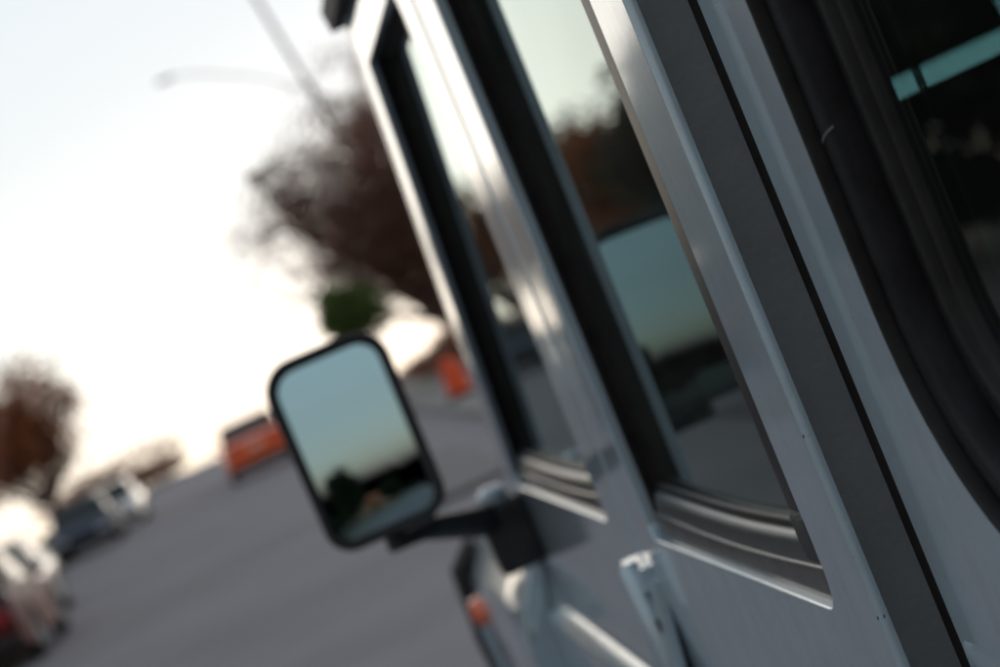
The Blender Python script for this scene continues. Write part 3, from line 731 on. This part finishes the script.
# ------------------------------------------------------------------ trees and shrubs
def leafmesh(pts, size, per, rnd, jitter):
    b = MB()
    for p, d in pts:
        for k in range(per):
            c = p + Vector((rnd.gauss(0, 1), rnd.gauss(0, 1), rnd.gauss(0, 1))) * jitter
            a = Vector((rnd.uniform(-1, 1), rnd.uniform(-1, 1), rnd.uniform(-1, 1))).normalized(); e = a.orthogonal().normalized(); f = a.cross(e)
            s_ = size * rnd.uniform(.6, 1.4)
            b.add([c - e*s_, c + f*s_*.45 + a*s_*.15, c + e*s_, c - f*s_*.45], [(0, 1, 2, 3)])
    return b
def tree(name, loc, label, cz, radii, seed, leaf, per=5, lsize=.10, limbs=12, subs=11, twigs=9, off=(0, 0), jitter=.25, group=None, trunk_r=None, hollow=.35, tw=TWIG):
    """trunk, limbs reaching into a lumpy crown, sub-branches, twigs, leaves round the twigs"""
    rnd = random.Random(seed); root = empty(name, loc, 0, label, 'tree', group)
    C0 = Vector((off[0], off[1], cz)); rx, ry, rz_ = radii; r0 = trunk_r or (.05 + .022 * (cz + rz_))
    def inside(k0=hollow):
        while True:
            v = Vector((rnd.uniform(-1, 1), rnd.uniform(-1, 1), rnd.uniform(-1, 1))); l = v.length
            if l > 1 or l < k0: continue
            lump = .78 + .38 * noise.noise(v.normalized() * 2.1 + Vector((seed, 0, 0)))
            v = v * lump
            if v.z < 0: v.z *= .85
            return C0 + Vector((v.x*rx, v.y*ry, v.z*rz_))
    tr = MB(); br = MB(); pts = []
    fork = Vector((off[0]*.35, off[1]*.35, max(.8, (cz - rz_) * .9)))
    tr.tube([Vector((0, 0, -.15)), Vector((0, 0, .15)), fork*.5 + Vector((rnd.uniform(-.1, .1), 0, 0)), fork], [r0*1.5, r0*1.1, r0*.95, r0*.85], 9)
    def curve(a, c, sag, n=4):
        m_ = a.lerp(c, .5) + Vector((rnd.uniform(-1, 1), rnd.uniform(-1, 1), rnd.uniform(-.3, 1))) * sag
        return [a.lerp(m_, k/n*1.0).lerp(m_.lerp(c, k/n), k/n) for k in range(n + 1)]
    for k in range(limbs):
        e = inside(.7); a = fork * rnd.uniform(.85, 1.0) + (C0 - fork) * rnd.uniform(0, .35)
        pl = curve(a, e, (e - a).length * .14); rl = r0 * rnd.uniform(.32, .5)
        tr.tube(pl, [rl * (1 - .2*q) for q in range(5)], 6, cap=False)
        for m_ in range(subs):
            t = rnd.uniform(.3, 1) * 3.99; q = pl[int(t)].lerp(pl[int(t) + 1], t % 1)
            e2 = q + (inside() - q) * rnd.uniform(.25, .6); ps = curve(q, e2, (e2 - q).length * .15, 3)
            rs_ = rl * .32
            br.tube(ps, [rs_, rs_*.75, rs_*.5, rs_*.3], 4, cap=False)
            for w_ in range(twigs):
                t2 = rnd.uniform(.2, 1) * 2.99; q2 = ps[int(t2)].lerp(ps[int(t2) + 1], t2 % 1)
                d = ((e2 - q).normalized() + Vector((rnd.gauss(0, 1), rnd.gauss(0, 1), rnd.gauss(.1, 1))) * .7).normalized()
                L = rnd.uniform(.35, .9) * (rx * .22); e3 = q2 + d * L
                br.tube([q2, q2.lerp(e3, .5) + Vector((rnd.uniform(-1, 1), rnd.uniform(-1, 1), rnd.uniform(-1, 1))) * L * .1, e3], [rs_*.28, rs_*.2, rs_*.1], 3, cap=False)
                pts.append((e3, d)); pts.append((q2.lerp(e3, .5), d))
    tr.build('trunk', BARK, root, recalc=False)
    br.build('branches', tw, root, recalc=False, smooth=False)
    if per: leafmesh(pts, lsize, per, rnd, jitter).build('crown', leaf, root, smooth=False, recalc=False)
    return root
def shrub(name, loc, rx, rz_, seed, label, leaf, n=2600, size=.05, stem=.3, cat='shrub', ry=None, group=None, sp=.5, q0=.4):
    rnd = random.Random(seed); root = empty(name, loc, 0, label, cat, group); b = MB(); ry = ry or rx
    st = MB()
    for k in range(6):
        a = k * 1.05; st.tube([(0.03*math.cos(a), .03*math.sin(a), -.05), (.25*rx*math.cos(a), .25*ry*math.sin(a), stem + rz_*.6), (.6*rx*math.cos(a), .6*ry*math.sin(a), stem + rz_*1.3)], [.035, .025, .01], 5)
    st.build('stem', BARK, root)
    pts = []
    lobes = [(Vector((rnd.uniform(-sp, sp)*rx, rnd.uniform(-sp, sp)*ry, stem + rz_*(1 + rnd.uniform(-.9, .7)*sp))), rnd.uniform(q0, q0 + .22)) for k in range(9)]
    for k in range(n):
        c, q = rnd.choice(lobes); v = Vector((rnd.gauss(0, 1), rnd.gauss(0, 1), rnd.gauss(0, 1))).normalized() * (rnd.random() ** .25) * q
        pts.append((c + Vector((v.x*rx, v.y*ry, v.z*rz_)), None))
    leafmesh(pts, size, 1, rnd, .03).build('crown', leaf, root, smooth=False, recalc=False)
    return root

tree('bare_tree', P(6.4, 70), 'tall brown tree with bare twigs and leaf remnants, rising straight ahead of the off-road car', 6.5, (8.0, 5.5, 6.2), 11, LEAF_BROWN, 2, .085, 26, 14, 11, off=(-.9, 0), jitter=.22)
tree('bare_tree', P(9.4, 82), 'dense reddish brown tree standing behind the tall bare brown tree', 8.0, (5.4, 4, 7.2), 5, LEAF_BROWN, 4, .10, 18, 12, 10, jitter=.3)
GL = 'street trees along the left pavement'
tree('autumn_tree', P(-7.4, 69), 'rust coloured autumn tree behind the navy and white parked cars', 4.4, (4.0, 3.4, 3.1), 21, LEAF_RUST, 3, .10, jitter=.22, off=(-.2, 0), group=GL)
tree('autumn_tree', P(-8.1, 55), 'brown leaved tree beside the rust coloured autumn tree', 3.9, (2.4, 2.6, 2.2), 22, LEAF_BROWN, 8, .10, group=GL)
tree('autumn_tree', P(-7.9, 45.5), 'orange brown tree on the pavement, reflected in the rear door window', 3.6, (2.3, 2.6, 2.1), 23, LEAF_RUST, 8, .10, group=GL)
tree('verge_tree', P(-7.9, 37), 'olive green tree on the pavement, reflected in the rear door window', 3.9, (2.3, 2.8, 2.4), 24, LEAF_OLIVE, 9, .10, group=GL)
tree('autumn_tree', P(-7.8, 29), 'wide brown tree on the pavement, reflected beside the rear door pillar', 4.3, (2.5, 3, 2.8), 26, LEAF_BROWN, 9, .11, group=GL)
tree('verge_tree', P(-8.0, 21), 'big dark tree on the pavement, reflected in the quarter window', 4.6, (2.6, 3.6, 3.4), 25, LEAF_DARK, 20, .13, jitter=.35, group=GL)
tree('verge_tree', P(-8.2, 13), 'broad dark tree on the pavement, next to the big dark tree', 4.8, (2.6, 3.8, 3.6), 27, LEAF_DARK, 14, .13, jitter=.35, group=GL)
tree('verge_tree', P(-8.6, 25), 'dark bushy tree on the pavement between the big dark tree and the wide brown tree', 4.0, (2.4, 2.8, 3.0), 28, LEAF_DARK, 20, .13, jitter=.35, group=GL)
shrub('green_shrub', P(2.75, 57, .118), 1.0, .95, 31, 'round green shrub on a slim stem, above the door mirror', LEAF_GREEN, 6500, .075, stem=1.80, sp=.38, q0=.50)
shrub('brown_thicket', P(-8.8, 112), 4.2, 1.2, 32, 'low brown thicket at the crest of the road', LEAF_BROWN, 7000, .10, stem=0, ry=3.0)
shrub('brown_thicket', P(5.9, 64), 2.7, .80, 33, 'low dry brown hedge under the tall brown tree', LEAF_BROWN, 7000, .09, stem=0, ry=3.5)
for i, (y, n_) in enumerate(((48, 'the navy car'), (36, 'the white hatchback'), (24, 'the maroon car'), (12, 'the nearest dark tree'))):
    shrub('hedge_shrub', P(-9.9, y), 1.3, 1.6, 34 + i, 'long dark hedge along the pavement beyond ' + n_, LEAF_DARK, 13000, .10, stem=0, ry=7, group='hedges along the left pavement')

# ------------------------------------------------------------------ leaning utility pole with its street lamp
py = 79
p_lo, p_hi = at_dist(319, 103, py), at_dist(257, 0, py)
dirp = (p_hi - p_lo).normalized(); base = p_lo - dirp * ((p_lo.z - gz(py)) / dirp.z); topp = base + dirp * (16.2 / dirp.z)
root = empty('street_lamp', (base.x, base.y, base.z), label='wooden utility pole with a street lamp on a long rising arm', cat='street lamp')
o0 = base.copy()
b = MB(); b.tube([base - o0 - Vector((0, 0, .1)), (base + topp)/2 - o0, topp - o0], [.13, .10, .075], 12); b.build('pole', WOODPOLE, root)
head = at_dist(168, 79, py) - o0; rt = p_lo + dirp * .55 - o0
b = MB(); mid1 = rt.lerp(head, .35) + Vector((0, 0, .35)); mid2 = rt.lerp(head, .75) + Vector((0, 0, .32))
b.tube([rt, mid1, mid2, head + Vector((.2, 0, .02))], [.035, .03, .028, .025], 8); b.build('lamp_arm', GALV, root)
b = MB(); b.loft([[head + Vector((x, w_*math.cos(a), h_*math.sin(a) + (0 if math.sin(a) > 0 else .04))) for a in [2*math.pi*j/12 for j in range(12)]] for x, w_, h_ in ((.3, .05, .05), (.15, .12, .09), (-.25, .15, .11), (-.45, .08, .06))], cap0=True, cap1=True); b.build('lamp_head', GALV, root)

# ------------------------------------------------------------------ traffic drum on the right verge
dc = on_ground(463, 396, .0)
root = empty('traffic_drum', (dc.x, dc.y, gz(dc.y) + .118), label='orange red traffic drum on the pavement beside the windscreen pillar', cat='traffic drum'); root.scale = (.85, .85, .85)
b = MB(); b.loft([[Vector((r*math.cos(a), r*math.sin(a), z)) for a in [2*math.pi*j/24 for j in range(24)]] for r, z in ((.30, .10), (.29, .30), (.275, .31), (.275, .50), (.26, .51), (.26, .70), (.245, .71), (.235, .86), (.12, .88), (.11, .95), (.03, .96))], cap1=True); b.build('drum', mat('drum_orange', (.86, .10, .025), .5), root)
b = MB(); b.loft([[Vector((r*math.cos(a), r*math.sin(a), z)) for a in [2*math.pi*j/24 for j in range(24)]] for r, z in ((.38, 0), (.38, .05), (.30, .11))], cap0=True); b.build('base_ring', RUBBER, root)

# ------------------------------------------------------------------ the street behind, which the door mirror shows
GB = 'dark trees seen in the door mirror'
for i, (x, y, cz_, r_, sd_, lab) in enumerate((
        (-9.4, -44, 4.6, 3.0, 41, 'tall dark tree at the outer edge of the door mirror picture'),
        (-8.2, -80, 3.6, 2.8, 43, 'far dark tree beside the road in the door mirror picture'),
        (4.8, -60, 4.6, 2.8, 44, 'dark tree along the pavement behind the off-road car'))):
    tree('mirrored_tree', (x, y, 0), lab, cz_, (r_, r_, cz_ - .9), sd_, LEAF_DARK, 12, .15, jitter=.35, group=GB)
for i, (x, y, rx, lab) in enumerate(((-16, -52, 5, 'long dark hedge along the street in the door mirror'), (-3, -150, 14, 'far dark hedge closing the street in the door mirror'), (9, -90, 5, 'dark hedge on the far pavement behind the off-road car'))):
    shrub('mirrored_hedge', (x, y, 0), rx, 1.6, 50 + i, lab, LEAF_DARK, 6000, .16, stem=0, ry=4)
ROOFT = mat('terracotta_roof', (.36, .10, .04), .8, noise_amt=.25, nscale=6); WALLM = mat('ochre_render', (.30, .14, .07), .9, noise_amt=.15, nscale=2)
def house(x, y, wd, dp, h, label):
    root = empty('house', (x, y, 0), 0, label, 'house')
    b = MB(); b.box((-wd/2, -dp/2, -.1), (wd/2, dp/2, h)); b.build('wall', WALLM, root, smooth=False)
    b = MB(); e = .4; b.add([(-wd/2-e, -dp/2-e, h), (wd/2+e, -dp/2-e, h), (wd/2+e, dp/2+e, h), (-wd/2-e, dp/2+e, h), (-wd/2-e, 0, h+1.5), (wd/2+e, 0, h+1.5)], [(0,1,5,4), (2,3,4,5), (1,2,5), (3,0,4), (3,2,1,0)]); b.build('roof', ROOFT, root, smooth=False)
    for sx in (-.3, .3):
        f = MB(); f.box((sx*wd-.6, dp/2, .9), (sx*wd+.6, dp/2+.06, 2.1)); fo = f.build('window', WHITE, root)
        f = MB(); f.box((sx*wd-.52, dp/2+.05, .98), (sx*wd+.52, dp/2+.07, 2.02)); f.build('pane', DARKGLASS, fo)
    f = MB(); f.box((-.5, dp/2, 0), (.5, dp/2+.06, 2.05)); f.build('door', BLACKTRIM, root)
house(-15.5, -104, 9, 7, 2.5, 'low ochre house with an orange roof, seen small in the door mirror')
